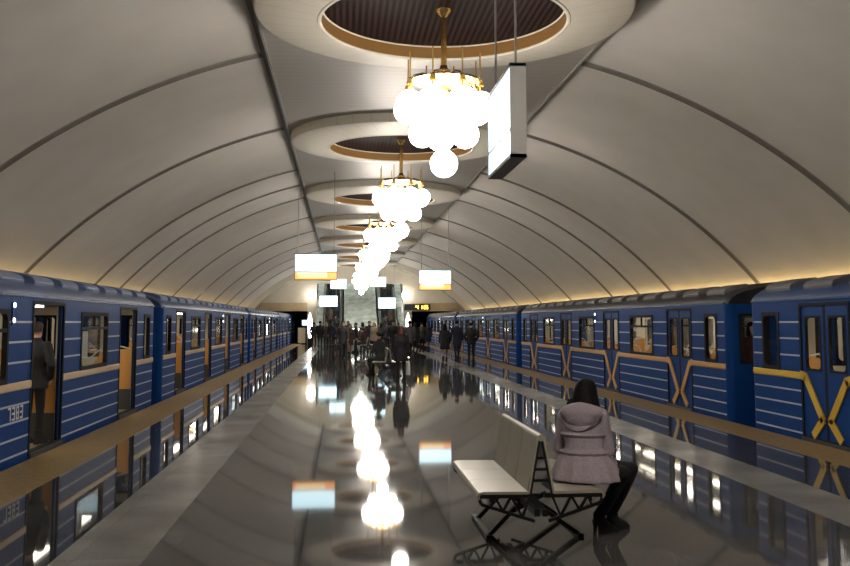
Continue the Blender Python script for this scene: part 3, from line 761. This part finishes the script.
def person(name, label, loc, rz, pose='stand', H=1.7, coat='coat_black', legs='trousers_black', hair='hair_brown', hem=.5, female=False, hair_len=0.0, hat=None, group=None, voxel=.02, bag=None):
    """local: feet on z = 0, facing +y"""
    t = thing(name, label, 'person', loc, rz, group)
    J = {}; hw, hip_z = .088, .515 * H
    sit = pose == 'sit'
    dz = 0.0 if not sit else .47 + .06 - hip_z
    lean = {'walk': .03, 'sit': .06}.get(pose, 0)
    pel = V((0, 0, hip_z + dz)); chest = V((0, lean, .70 * H + dz)); sh = V((0, lean, .815 * H + dz)); nk = V((0, lean + .005, .85 * H + dz)); hc = V((0, lean + .025, .925 * H + dz))
    shw = (.108 if not female else .096) * H
    for e in (-1, 1):
        hp = pel + V((e * hw, 0, -.01))
        if sit: kn = V((e * .10, .43, .49)); an = V((e * .10, .40 + .05 * e, .09)); to = an + V((0, .15, -.055))
        elif pose == 'walk': fy = .20 * e; kn = V((e * .085, fy * .5 + .07, .285 * H)); an = V((e * .08, fy - (.05 if e < 0 else 0), .055 * H + (.05 if e < 0 else 0))); to = an + V((e * .015, .14, -.055 - (.03 if e < 0 else 0)))
        else: kn = V((e * .09, .025, .285 * H)); an = V((e * .095, 0, .052 * H)); to = an + V((e * .03, .14, -.055))
        s0 = sh + V((e * shw, 0, -.015))
        if sit: el = s0 + V((e * .04, .06, -.27)); wr = el + V((-e * .10, .21, -.02))
        elif pose == 'walk': el = s0 + V((e * .05, -e * .10, -.27)); wr = el + V((e * .0, -e * .02 + .10, -.22))
        elif pose == 'pockets': el = s0 + V((e * .11, -.06, -.26)); wr = el + V((-e * .08, .12, -.19))
        else: el = s0 + V((e * .045, -.03, -.28)); wr = el + V((0, .05, -.25))
        J[e] = (hp, kn, an, to, s0, el, wr)
    mb = MB()
    mb.rings([ering(pel + V((0, 0, -.07)), .12, .09, (1, 0, 0)), ering(pel + V((0, 0, .03)), .165, .115, (1, 0, 0)), ering(pel.lerp(chest, .5), .135, .10, (1, 0, 0)), ering(chest + V((0, 0, .02)), .165, .115, (1, 0, 0)), ering(sh, shw * .9, .085, (1, 0, 0)), ering(nk, .06, .06, (1, 0, 0))])
    mb.capsule(nk + V((0, 0, -.04)), .056, hc + V((0, 0, -.05)), .052)
    P = head_parts(mb, hc, (0, 1, 0), H / 1.72)
    ex = MB()
    for e in (-1, 1):
        hp, kn, an, to, s0, el, wr = J[e]
        mb.capsule(hp, .086, kn, .058); mb.capsule(kn, .058, an, .040); mb.capsule(an + V((0, -.02, -.03)), .040, to, .034)
        mb.capsule(s0, .056, el, .043); mb.capsule(el, .043, wr, .029)
        hand(ex, wr, (wr - el), (-e, .1, 0), 1 if e > 0 else -1, 1, H / 1.75)
    zn = nk.z + .01
    body = remeshed(mb, 'body', [legs, 'skin'], t, voxel, lambda c: 1 if c.z > zn else 0, 3, ex)
    face_children(P, body, H / 1.72)
    for e in (-1, 1):
        hp, kn, an, to, s0, el, wr = J[e]
        m2 = MB(); b0 = an + V((0, -.035, 0)); b0.z = max(to.z - .02, .0)
        m2.rings([ering((b0.x, b0.y + .09, to.z - .034), .05, .145, (1, 0, 0)), ering((b0.x, b0.y + .09, to.z - .01), .052, .148, (1, 0, 0)), ering((b0.x, b0.y + .07, to.z + .025), .047, .11, (1, 0, 0)), ering((an.x, an.y - .005, an.z + .03), .046, .052, (1, 0, 0)), ering((an.x, an.y, an.z + .10), .048, .052, (1, 0, 0))])
        m2.build('shoe', 'boots', t, smooth=60)
    # coat: torso, skirt to the hem and two sleeves, one garment
    mb = MB(); X = (1, 0, 0); sk = hem * H
    rg = []
    if sit: rg += [ering((0, .10, .45), .20, .22, X), ering((0, .06, .56), .195, .18, X)]
    else: rg += [ering((0, lean * .3, sk), .215 if female else .20, .165, X), ering((0, lean * .3, (sk + pel.z) / 2), .20, .155, X)]
    rg += [ering(pel + V((0, 0, .06)), .19, .14, X), ering(pel.lerp(chest, .5), .165 if female else .18, .125, X), ering(chest + V((0, 0, .03)), .20, .145, X), ering(sh + V((0, 0, -.01)), shw + .015, .105, X), ering(nk + V((0, 0, -.015)), .085, .082, X), ering(nk + V((0, .0, .035)), .072, .07, X)]
    mb.rings(rg)
    for e in (-1, 1):
        hp, kn, an, to, s0, el, wr = J[e]
        mb.capsule(s0 + V((0, 0, -.005)), .070, el, .060); mb.capsule(el, .060, el.lerp(wr, .93), .045)
        if sit: mb.capsule(hp + V((0, .05, 0)), .105, hp.lerp(kn, .7), .09)
    remeshed(mb, 'coat', coat, t, voxel, None, 3)
    if hat: hm = MB(); hm.rings([[P(.088 * k_ * cos(2 * pi * j / 16), .104 * k_ * sin(2 * pi * j / 16) - .008, z) for j in range(16)] for z, k_ in ((.035, 1.04), (.05, 1.1), (.085, 1.06), (.12, .85), (.145, .5), (.152, .1))]); hm.build('hat', hat, t, smooth=60)
    hair_mesh(P, hair_len, 1, s=H / 1.72).build('hair', hair, t, smooth=60)
    if bag:
        wr = J[1][6]; d = V((.02, .02, -.08))
        o = MB(); c = wr + V((.035, .06, -.33)); o.rings([ering(c + V((0, 0, -.22)), .035, .15, X, 12), ering(c + V((0, 0, -.12)), .055, .16, X, 12), ering(c + V((0, 0, .06)), .045, .15, X, 12), ering(c + V((0, 0, .16)), .02, .13, X, 12)])
        o = o.build('shopping_bag', bag, None, smooth=60)
        M4 = Matrix.Translation(V(loc)) @ Matrix.Rotation(rz, 4, 'Z'); o.data.transform(M4)
        tag(o, 'white carrier bag held by the standing woman near the middle bench', 'bag')
        h = MB(); p0 = c + V((0, -.10, .15)); p1 = c + V((0, .10, .15)); top = wr + V((0, .03, -.075)); h.tube([p0, (p0 + top) / 2 + V((0, -.02, 0)), top, (p1 + top) / 2 + V((0, .02, 0)), p1], .006, 6); h = h.build('handle', bag, o, smooth=True); h.data.transform(M4)
    return t

def at(px, zc): # ground point seen at picture column px at camera depth zc
    X = (px - 342) * zc / FPX
    return (X, zc - .0905 * X, 0)
# nearer people
person('person', 'woman with red hair in long black coat holding a white bag by the middle bench', at(400.5, 26.3), .25, 'stand', 1.55, 'coat_black', 'tights', 'hair_red', .36, True, .10, voxel=.014, bag='bag_white')
sit_p = person('person', 'person in dark coat sitting on the middle bench behind the standing woman', (1.22, 29.0, 0), .75, 'sit', 1.70, 'coat_charcoal', 'trousers_black', 'hair_black', .4, False, 0, 'hat_dark', voxel=.016)
wal_w = person('person', 'woman in black knee-length coat, leftmost of three people walking along the right train', at(443.5, 39.0), -.05, 'walk', 1.58, 'coat_black', 'tights_light', 'hair_black', .33, True, .16, voxel=.018)
wal_m = person('person', 'person in long navy coat, middle of the three people walking along the right train', at(455.5, 39.3), 0, 'walk', 1.72, 'coat_navy', 'trousers_black', 'hair_black', .38, False, 0, None, voxel=.018)
sta_p = person('person', 'person in short black jacket, rightmost of three people walking along the right train', at(469.5, 38.6), .08, 'pockets', 1.64, 'coat_black', 'trousers_black', 'hair_black', .45, False, 0, None, voxel=.018)
stand_w = person('person', 'woman in beige coat standing beside the farthest bench', at(374, 51), pi - .5, 'stand', 1.64, 'coat_beige', 'tights', 'hair_fair', .38, True, .12, voxel=.022)
# people inside the trains
o = dup(sta_p, (-4.17, 13.08, .02), -.25, 'person in black standing inside the nearest open door of the left train')
recolour(o, 'hair', 'hair_brown')
o = dup(stand_w, (7.25, 15.85, .02), pi + .25, 'person in maroon coat standing at the end window of the second right car')
recolour(o, 'coat', 'coat_maroon'); recolour(o, 'hair', 'hair_black')
# the crowd before the escalators
crowd = [  # proto, column, depth, turn, coat, hair, label
 (wal_m, 343, 42.5, pi, 'coat_charcoal', 'hair_black', 'person in charcoal coat walking towards the viewpoint, alone left of the middle bench'),
 (wal_w, 349.5, 46, pi + .2, 'coat_brown', 'hair_brown', 'woman in brown coat walking just behind the lone person in charcoal'),
 (sta_p, 314.5, 61, .3, 'coat_black', 'hair_black', 'person in black jacket standing at the far left by the lit column'),
 (sta_p, 356, 50.5, pi / 2, 'coat_black', 'hair_brown', 'person in black jacket standing left of the farthest bench'),
 (stand_w, 362.5, 53, .4, 'coat_maroon', 'hair_black', 'woman in maroon coat standing behind the farthest bench'),
 (wal_m, 369, 54, pi, 'coat_navy', 'hair_black', 'person in navy coat standing behind the right part of the farthest bench'),
 (wal_w, 379, 55, 2.6, 'coat_charcoal', 'hair_black', 'woman in charcoal coat walking right of the farthest bench'),
 (sta_p, 386.5, 52, .2, 'coat_navy', 'hair_brown', 'person in navy jacket standing right of the woman in beige'),
 (wal_m, 393, 49, pi, 'coat_black', 'hair_black', 'person in black coat walking behind the woman with the white bag'),
 (wal_m, 409, 44, .1, 'coat_charcoal', 'hair_black', 'person in charcoal coat walking right of the woman with the white bag'),
 (stand_w, 414.5, 50, 0, 'coat_black', 'hair_black', 'woman in black coat standing before the right portal'),
 (sta_p, 421, 52, .3, 'coat_green', 'hair_black', 'person in dark green jacket under the amber clock'),
 (wal_w, 427, 55, .1, 'coat_navy', 'hair_brown', 'woman in navy coat walking at the far end of the right train'),
 (wal_m, 320.5, 58, 0, 'coat_black', 'hair_black', 'person in black coat approaching the left escalator on its left'),
 (stand_w, 326.5, 60, .1, 'coat_brown', 'hair_fair', 'woman in brown coat queueing at the left escalator'),
 (wal_m, 332, 57, 0, 'coat_navy', 'hair_brown', 'person in navy coat queueing at the left escalator'),
 (wal_w, 337, 61, 0, 'coat_maroon', 'hair_black', 'woman in maroon coat queueing at the left escalator'),
 (sta_p, 342, 59, .2, 'coat_green', 'hair_black', 'person in dark green jacket queueing at the left escalator'),
 (wal_m, 348, 63, pi, 'coat_charcoal', 'hair_black', 'person in charcoal coat coming from the middle of the escalators'),
 (wal_w, 381, 62, .1, 'coat_brown', 'hair_black', 'woman in brown coat queueing at the right escalator'),
 (wal_m, 387, 60, 0, 'coat_black', 'hair_black', 'person in black coat queueing at the right escalator'),
 (stand_w, 393, 63, 0, 'coat_navy', 'hair_fair', 'fair haired woman in navy coat queueing at the right escalator'),
 (sta_p, 398, 58, .2, 'coat_brown', 'hair_brown', 'person in brown jacket standing right of the right escalator'),
]
for p, px, zc, rz, ct, hr, lb in crowd:
    o = dup(p, at(px, zc), rz, lb, 'crowd before the escalators'); recolour(o, 'coat', ct); recolour(o, 'hair', hr)
# benches far away have sitters too
o = dup(sit_p, (1.17, 49.7, 0), pi / 2, 'person in brown coat sitting on the left side of the farthest bench'); recolour(o, 'coat', 'coat_brown')
o = dup(sit_p, (1.17, 51.0, 0), pi / 2 + .1, 'person in grey coat sitting at the far end of the farthest bench'); recolour(o, 'coat', 'coat_grey')

# ------------------------------------------------------------------ escalators with their riders
def make_escalator(label, X):
    t = thing('escalator', label, 'escalator', (X, EY, 0), 0, 'escalators at the end of the hall')
    W_ = .56; top = EH / ES; n = 24; mb = MB()
    for i in range(n):
        z = EH * (i + 1) / n; y = top * i / n
        mb.box((-W_, y, z - .28), (W_, y + top / n + .02, z))
    mb.box((-W_, -1.2, .0), (W_, 0, .03)); mb.build('steps', 'step_grey', t)
    for s in (-1, 1):
        a = s * W_; b = s * (W_ + (.62 if (s > 0) == (X > CX) else .16))
        pr = [(-1.1, .0), (-1.1, .75), (-.9, .92), (-.2, .92), (top + .2, EH + .95), (top + 1.0, EH + .95), (top + 1.0, EH), (top, EH - .4), (.2, .0)]
        m2 = MB(); m2.rings([[(a, y, z) for y, z in pr], [(b, y, z) for y, z in pr]]); m2.build('balustrade', 'green_marble', t)
        m2 = MB(); x = a + s * .08; m2.tube([(x, -1.15, .70), (x, -1.0, .90), (x, -.85, .96), (x, -.2, .965), (x, top + .2, EH + .995), (x, top + 1.0, EH + .995)], .04, 8); m2.build('handrail', 'rubber', t, smooth=True)
    return t
make_escalator('left escalator with marble sides climbing from the end of the hall', -.72)
make_escalator('right escalator with marble sides climbing from the end of the hall', 3.48)
rid = [('coat_black', sta_p, 'hair_black'), ('coat_brown', stand_w, 'hair_brown'), ('coat_navy', sta_p, 'hair_brown'), ('coat_charcoal', stand_w, 'hair_black'), ('coat_black', stand_w, 'hair_fair'), ('coat_green', sta_p, 'hair_black'), ('coat_maroon', stand_w, 'hair_brown')]
CN = dict(coat_black='black', coat_brown='brown', coat_navy='navy', coat_charcoal='charcoal', coat_green='dark green', coat_maroon='maroon')
NUM = ['lowest', 'second', 'third', 'fourth', 'fifth', 'sixth', 'highest']
for sd, X in (('left', -.72), ('right', 3.48)):
    for i, (ct, p, hr) in enumerate(rid):
        k = 2 + i * 3; z = EH * (k + 1) / 24; y = EY + EH / ES * (k + .45) / 24
        o = dup(p, (X + (.24 if (i + (sd == 'left')) % 2 else -.22), y, z), 0, 'person in %s coat riding the %s escalator, %s rider from the bottom' % (CN[ct], sd, NUM[i]), 'riders on the escalators')
        recolour(o, 'coat', ct); recolour(o, 'hair', hr)
for X, nm in ((-.72, 'left'), (3.48, 'right')):
    tag(MB().box((X - .25, 72.6, 6.6), (X + .25, 79, 6.7)).build('ceiling_lamp', 'hall_lamp'), 'long white lamp high over the %s escalator' % nm, 'lamp')  # added fill lights, lift the dark escalator hall
    for y in (73.5, 78): pass
# pale divider between the escalators
mb = MB(); pr = [(66.6, 0), (66.6, 1.0), (67.6, 1.05), (EY + EH / ES, EH + 1.0), (EY + EH / ES, EH - .4), (68.4, 0)]
mb.rings([[(.15, y, z) for y, z in pr], [(2.6, y, z) for y, z in pr]]); tag(mb.build('stair_divider', 'green_marble'), 'broad grey green marble divider between the two escalators', 'divider')
tag(MB().rings([[(.3, 66.5, 1.03), (2.45, 66.5, 1.03), (2.45, 66.5, 1.12), (.3, 66.5, 1.12)], [(.3, 67.5, 1.10), (2.45, 67.5, 1.10), (2.45, 67.5, 1.19), (.3, 67.5, 1.19)]]).build('light_bar', 'lamp_white'), 'white lit bar on the front of the marble divider', 'light')

# ------------------------------------------------------------------ lamps and fittings at the end of the hall
for X, sd in ((-2.33, 'left'), (4.95, 'right')):
    t = thing('wall_lamp', 'white globe wall lamp %s of the escalator opening' % sd, 'lamp', (X, Y1 - .02, 3.7), 0, 'wall lamps beside the escalators')
    MB().ellipsoid((0, -.5, .03), (.34, .34, .38), 16, 12).build('globe', 'lamp_white', t, smooth=60)
    MB().tube([(0, 0, 0), (0, -.12, -.1), (0, -.3, -.36), (0, -.5, -.38)], .03, 8).build('bracket', 'brass', t, smooth=True)
    t = thing('light_column', 'slim white lit column on the floor %s of the escalators' % sd, 'light', (X - .02, 68.6 if X < 0 else 69.2, 0))
    MB().lathe([(.01, 0), (.17, 0), (.17, .3), (.12, .5), (.01, .5)], k=16).build('base', 'dark_steel', t, smooth=40)
    MB().lathe([(.01, .5), (.09, .5), (.17, 1.2), (.14, 1.9), (.01, 2.35)], k=16).build('shade', 'lamp_white', t, smooth=60)
# amber interval clock over the right portal
t = thing('platform_clock', 'dark board with amber figures over the right tunnel portal', 'clock', (5.83, Y1 - .32, PORT + .04))
MB().box((-1.0, -.09, 0), (1.0, .09, .5)).build('board', 'black', t, bevel=.02)
mb = MB(); seg_text(mb, '4', -.097, -.12, .10, .30, .22, .1, .06, .012, 'x'); seg_text(mb, '1:25', -.097, .25, .10, .30, .13, .05, .045, .012, 'x'); mb.build('figures', 'led_amber', t)
MB().beam((0, .09, .25), (0, .30, .25), .2, .2).build('bracket', 'dark_steel', t)
# driver's monitor and gate at the left platform end
t = thing('monitor', 'small blue lit monitor on a post at the left platform end', 'monitor', (-2.72, 70.4, 0))
MB().box((-.34, -.08, 1.35), (.28, .16, 1.85)).build('casing', 'black', t, bevel=.02); MB().box((-.28, -.092, 1.41), (.22, -.078, 1.80)).build('screen', 'screen_blue', t)
MB().tube([(0, .05, 0), (0, .05, 1.36)], .035, 10).build('post', 'dark_steel', t, smooth=True)
t = thing('platform_gate', 'beige panel gate at the left end of the platform under the monitor', 'gate', (-3.02, 71.2, 0))
MB().box((-.34, -.02, .06), (.34, .02, 1.22)).build('panel', 'panel_beige', t)
for s in (-1, 1): MB().box((s * .34 - .025, -.03, 0), (s * .34 + .025, .03, 1.26)).build('post', 'dark_steel', t)
# notice inside the nearest left car window
t = MB().box((TL - .034, 14.38, 1.12), (TL - .036, 14.72, 1.52)).build('notice', 'paper'); tag(t, 'white paper notice behind the window beside the nearest open door', 'notice')

# ------------------------------------------------------------------ the woman on the bench
def seated_woman():
    t = thing('person', 'woman in mauve hooded coat and black boots sitting on the foreground bench', 'person', (1.85, 7.05, 0))
    # world-oriented local frame: x to the right train, y along the hall
    hips = V((-.02, .0, .555)); F = V((cos(radians(58)), sin(radians(58)), 0)); A = V((F.y, -F.x, 0))          # A = her right
    waist = V((.012, .015, .715)); chest = V((.025, .06, .85)); shc = V((.030, .095, .945)); nk = V((.055, .12, 1.00)); hc = V((.075, .15, 1.088))
    legs = []
    # right leg (nearer the viewpoint) and left leg
    legs.append((V((.04, -.04, .535)), V((.35, .10, .485)), V((.19, .26, .12)), V((.295, .295, .035))))
    legs.append((V((.02, .13, .545)), V((.455, .24, .495)), V((.325, .36, .12)), V((.43, .39, .035))))
    mb = MB()
    mb.rings([ering(hips + V((0, 0, -.09)), .13, .11, A), ering(hips + V((0, 0, .02)), .16, .125, A), ering(waist, .12, .09, A), ering(chest, .14, .10, A), ering(shc, .135, .075, A), ering(nk, .055, .055, A)])
    mb.capsule(nk + V((0, 0, -.03)), .05, hc + V((0, 0, -.05)), .048)
    fh = V((.50, .80, -.22)); P = head_parts(mb, hc, fh, .98)
    for hp, kn, an, to in legs: mb.capsule(hp, .082, kn, .058); mb.capsule(kn, .058, an.lerp(kn, .55), .054); mb.capsule(an.lerp(kn, .55), .054, an, .038); mb.capsule(an + V((0, 0, -.03)), .036, to, .028)
    ex = MB(); arms = []
    for e in (-1, 1):
        s0 = shc + A * e * .142 + V((0, 0, -.02)); el = s0 + A * e * .048 + F * .01 + V((0, 0, -.25)); wr = el + F * .20 - A * e * .10 + V((.03, 0, -.02))
        arms.append((s0, el, wr)); mb.capsule(s0, .048, el, .040); mb.capsule(el, .040, wr, .026)
        hand(ex, wr, wr - el, (0, 0, -1), -1 if e > 0 else 1, 1, .92, .6)
    body = remeshed(mb, 'body', ['tights', 'skin'], t, .010, lambda c: 1 if c.z > .995 else 0, 4, ex)
    face_children(P, body, .98)
    # coat: fitted torso with a yoke, gathered waist, pleated skirt flaring over the hips, sleeves
    mb = MB()
    def pleat(c, rx, ry, amp, n=11, k=44):
        pts = ering(c, rx, ry, A, k); c = V(c)
        return [c + (p - c) * (1 + amp * cos(n * 2 * pi * j / k)) for j, p in enumerate(pts)]
    mb.rings([pleat((.01, -.01, .462), .268, .205, .045), pleat((.01, -.01, .49), .262, .20, .045), pleat((.012, .0, .58), .225, .17, .03), pleat((.012, .01, .66), .178, .138, .015), ering((.012, .015, .695), .150, .118, A, 44), ering((.013, .017, .73), .148, .115, A, 44), ering((.016, .03, .775), .158, .122, A, 44), ering(chest + V((0, 0, .0)), .168, .128, A, 44), ering(shc + V((0, 0, -.03)), .168, .110, A, 44), ering(shc + V((0, 0, .03)), .11, .088, A, 44), ering(nk + V((0, 0, .015)), .07, .07, A, 44)])
    for i, (hp, kn, an, to) in enumerate(legs): mb.capsule(hp + V((0, 0, .02)), .122, hp.lerp(kn, .50) + V((0, 0, .0)), .095)
    for s0, el, wr in arms: mb.capsule(s0 + V((0, 0, -.005)), .066, el, .056); mb.capsule(el, .056, el.lerp(wr, .92), .045)
    coat = remeshed(mb, 'coat', 'wool_mauve', t, .008, None, 3)
    # frilled seam over the skirt, yoke seam across the back, belt
    def band(zc_, c0, rx, ry, r, nm, m_):
        c = V((c0[0], c0[1], zc_)); pts = ering(c, rx, ry, A, 36); m2 = MB(); rr = []
        for j in range(36):
            p = pts[j]; o_ = (p - c).normalized(); rr.append([p + V((0, 0, -r * 1.4)), p + o_ * r, p + V((0, 0, r * 1.4)), p - o_ * r])
        m2.rings(rr, 0, closed=True); m2.build(nm, m_, coat, smooth=60)
    band(.668, (.012, .012), .178, .140, .012, 'frill', 'wool_mauve'); band(.655, (.012, .012), .180, .142, .005, 'seam', 'wool_seam')
    band(.80, (.018, .04), .170, .134, .011, 'yoke_edge', 'wool_mauve'); band(.787, (.018, .04), .168, .132, .005, 'seam', 'wool_seam')
    # hood lying on the shoulders: a soft pouch drooping to a point with a thick rolled rim
    mb = MB(); B = -F; hb = shc + B * .085 + V((.012, 0, .028)); RM = Matrix((A, F, V((0, 0, 1)))).transposed()
    mb.ellipsoid(hb + V((0, 0, -.01)), (.165, .085, .075), 18, 12, 0, RM)
    mb.ellipsoid(hb + V((0, 0, -.055)) + B * .015, (.125, .072, .07), 16, 12, 0, RM)
    mb.ellipsoid(hb + V((0, 0, -.105)) + B * .025, (.065, .05, .055), 14, 10, 0, RM)
    prev = None
    for j in range(21):
        a_ = pi * (j / 20); p = nk + A * (.150 * cos(a_)) + B * (.155 * sin(a_) - .03) + V((0, 0, -.03 - .02 * abs(cos(a_)) + .045 * sin(a_)))
        if prev: mb.capsule(prev, .030, p, .030)
        prev = p
    hood = remeshed(mb, 'hood', 'wool_mauve', t, .008, None, 3)
    m2 = MB(); pts = []
    for j in range(25):
        a_ = pi * (j / 24); pts.append(hb + A * (.168 * cos(a_)) + B * (.088 * sin(a_) ** .6 + .0) + V((0, 0, -.02 - .125 * sin(a_) ** 1.8)))
    m2.tube(pts, .008, 6); m2.build('seam', 'wool_seam', hood, smooth=60)
    # bob of black hair, longer and flaring on the left
    mb = MB(); HR = Matrix.Identity(3)
    def PE(x, y, z, rx, ry, rz):
        c = P(x, y, z); a_ = (P(1, 0, 0) - P(0, 0, 0)).normalized(); f_ = (P(0, 1, 0) - P(0, 0, 0)).normalized(); u_ = (P(0, 0, 1) - P(0, 0, 0)).normalized()
        mb.ellipsoid(c, (rx, ry, rz), 18, 12, 0, Matrix((a_, f_, u_)).transposed())
    rg = []
    for z, rx, rb in ((-.105, .130, .108), (-.085, .126, .112), (-.05, .115, .114), (-.01, .104, .113), (.03, .096, .110), (.065, .086, .104), (.095, .072, .090), (.118, .050, .066), (.132, .022, .03)):
        ring = []
        for q in range(24):
            t_ = 2 * pi * q / 24; c_, s_ = cos(t_), sin(t_); fr_ = .085 if z > .065 else .018
            ring.append(P(rx * c_ - (.012 if z < -.05 else 0) * (1 - c_) / 2, (rb * s_ if s_ < 0 else min(fr_, rb) * s_) - .014, z - (.018 * (1 - c_) / 2 if z < -.08 else 0)))
        rg.append(ring)
    mb.rings(rg)
    for x, y, l, r in ((-.150, -.035, .118, .010), (-.115, -.075, .110, .012), (-.055, -.108, .125, .012), (-.01, -.118, .135, .012), (.035, -.114, .150, .012), (.08, -.095, .150, .012), (.115, -.05, .155, .012)):
        mb.capsule(P(x * .85, y * .85, -.06), .022, P(x, y, -l), r * .5)
    remeshed(mb, 'hair', 'hair_black', t, .007, None, 4)
    # heeled boots
    for hp, kn, an, to in legs:
        d = (to - an); d.z = 0; d = d.normalized(); s_ = V((d.y, -d.x, 0)); m2 = MB()
        m2.rings([ering(an.lerp(kn, .62), .060, .060, s_), ering(an.lerp(kn, .35), .053, .055, s_), ering(an + V((0, 0, .03)), .042, .047, s_), ering(an + V((0, 0, -.02)) + d * .005, .042, .052, s_), ering(an + V((0, 0, -.055)) + d * .03, .040, .072, s_)])
        m2.rings([ering(V((to.x, to.y, .0)) - d * .03, .038, .085, s_), ering(V((to.x, to.y, .022)) - d * .03, .040, .088, s_), ering(V((to.x, to.y, .05)) - d * .045, .036, .075, s_), ering(an + V((0, 0, -.02)) + d * .01, .032, .05, s_)])
        b = m2.build('boot', 'boots', t, smooth=60)
        hx = an - d * .035; m2 = MB(); m2.rings([ering((hx.x - d.x * .006, hx.y - d.y * .006, 0), .011, .013, s_, 10), ering((hx.x, hx.y, .05), .014, .018, s_, 10), ering((hx.x + d.x * .008, hx.y + d.y * .008, .10), .030, .034, s_, 10)]); m2.build('heel', 'boots', b, smooth=60)
    return t
seated_woman()
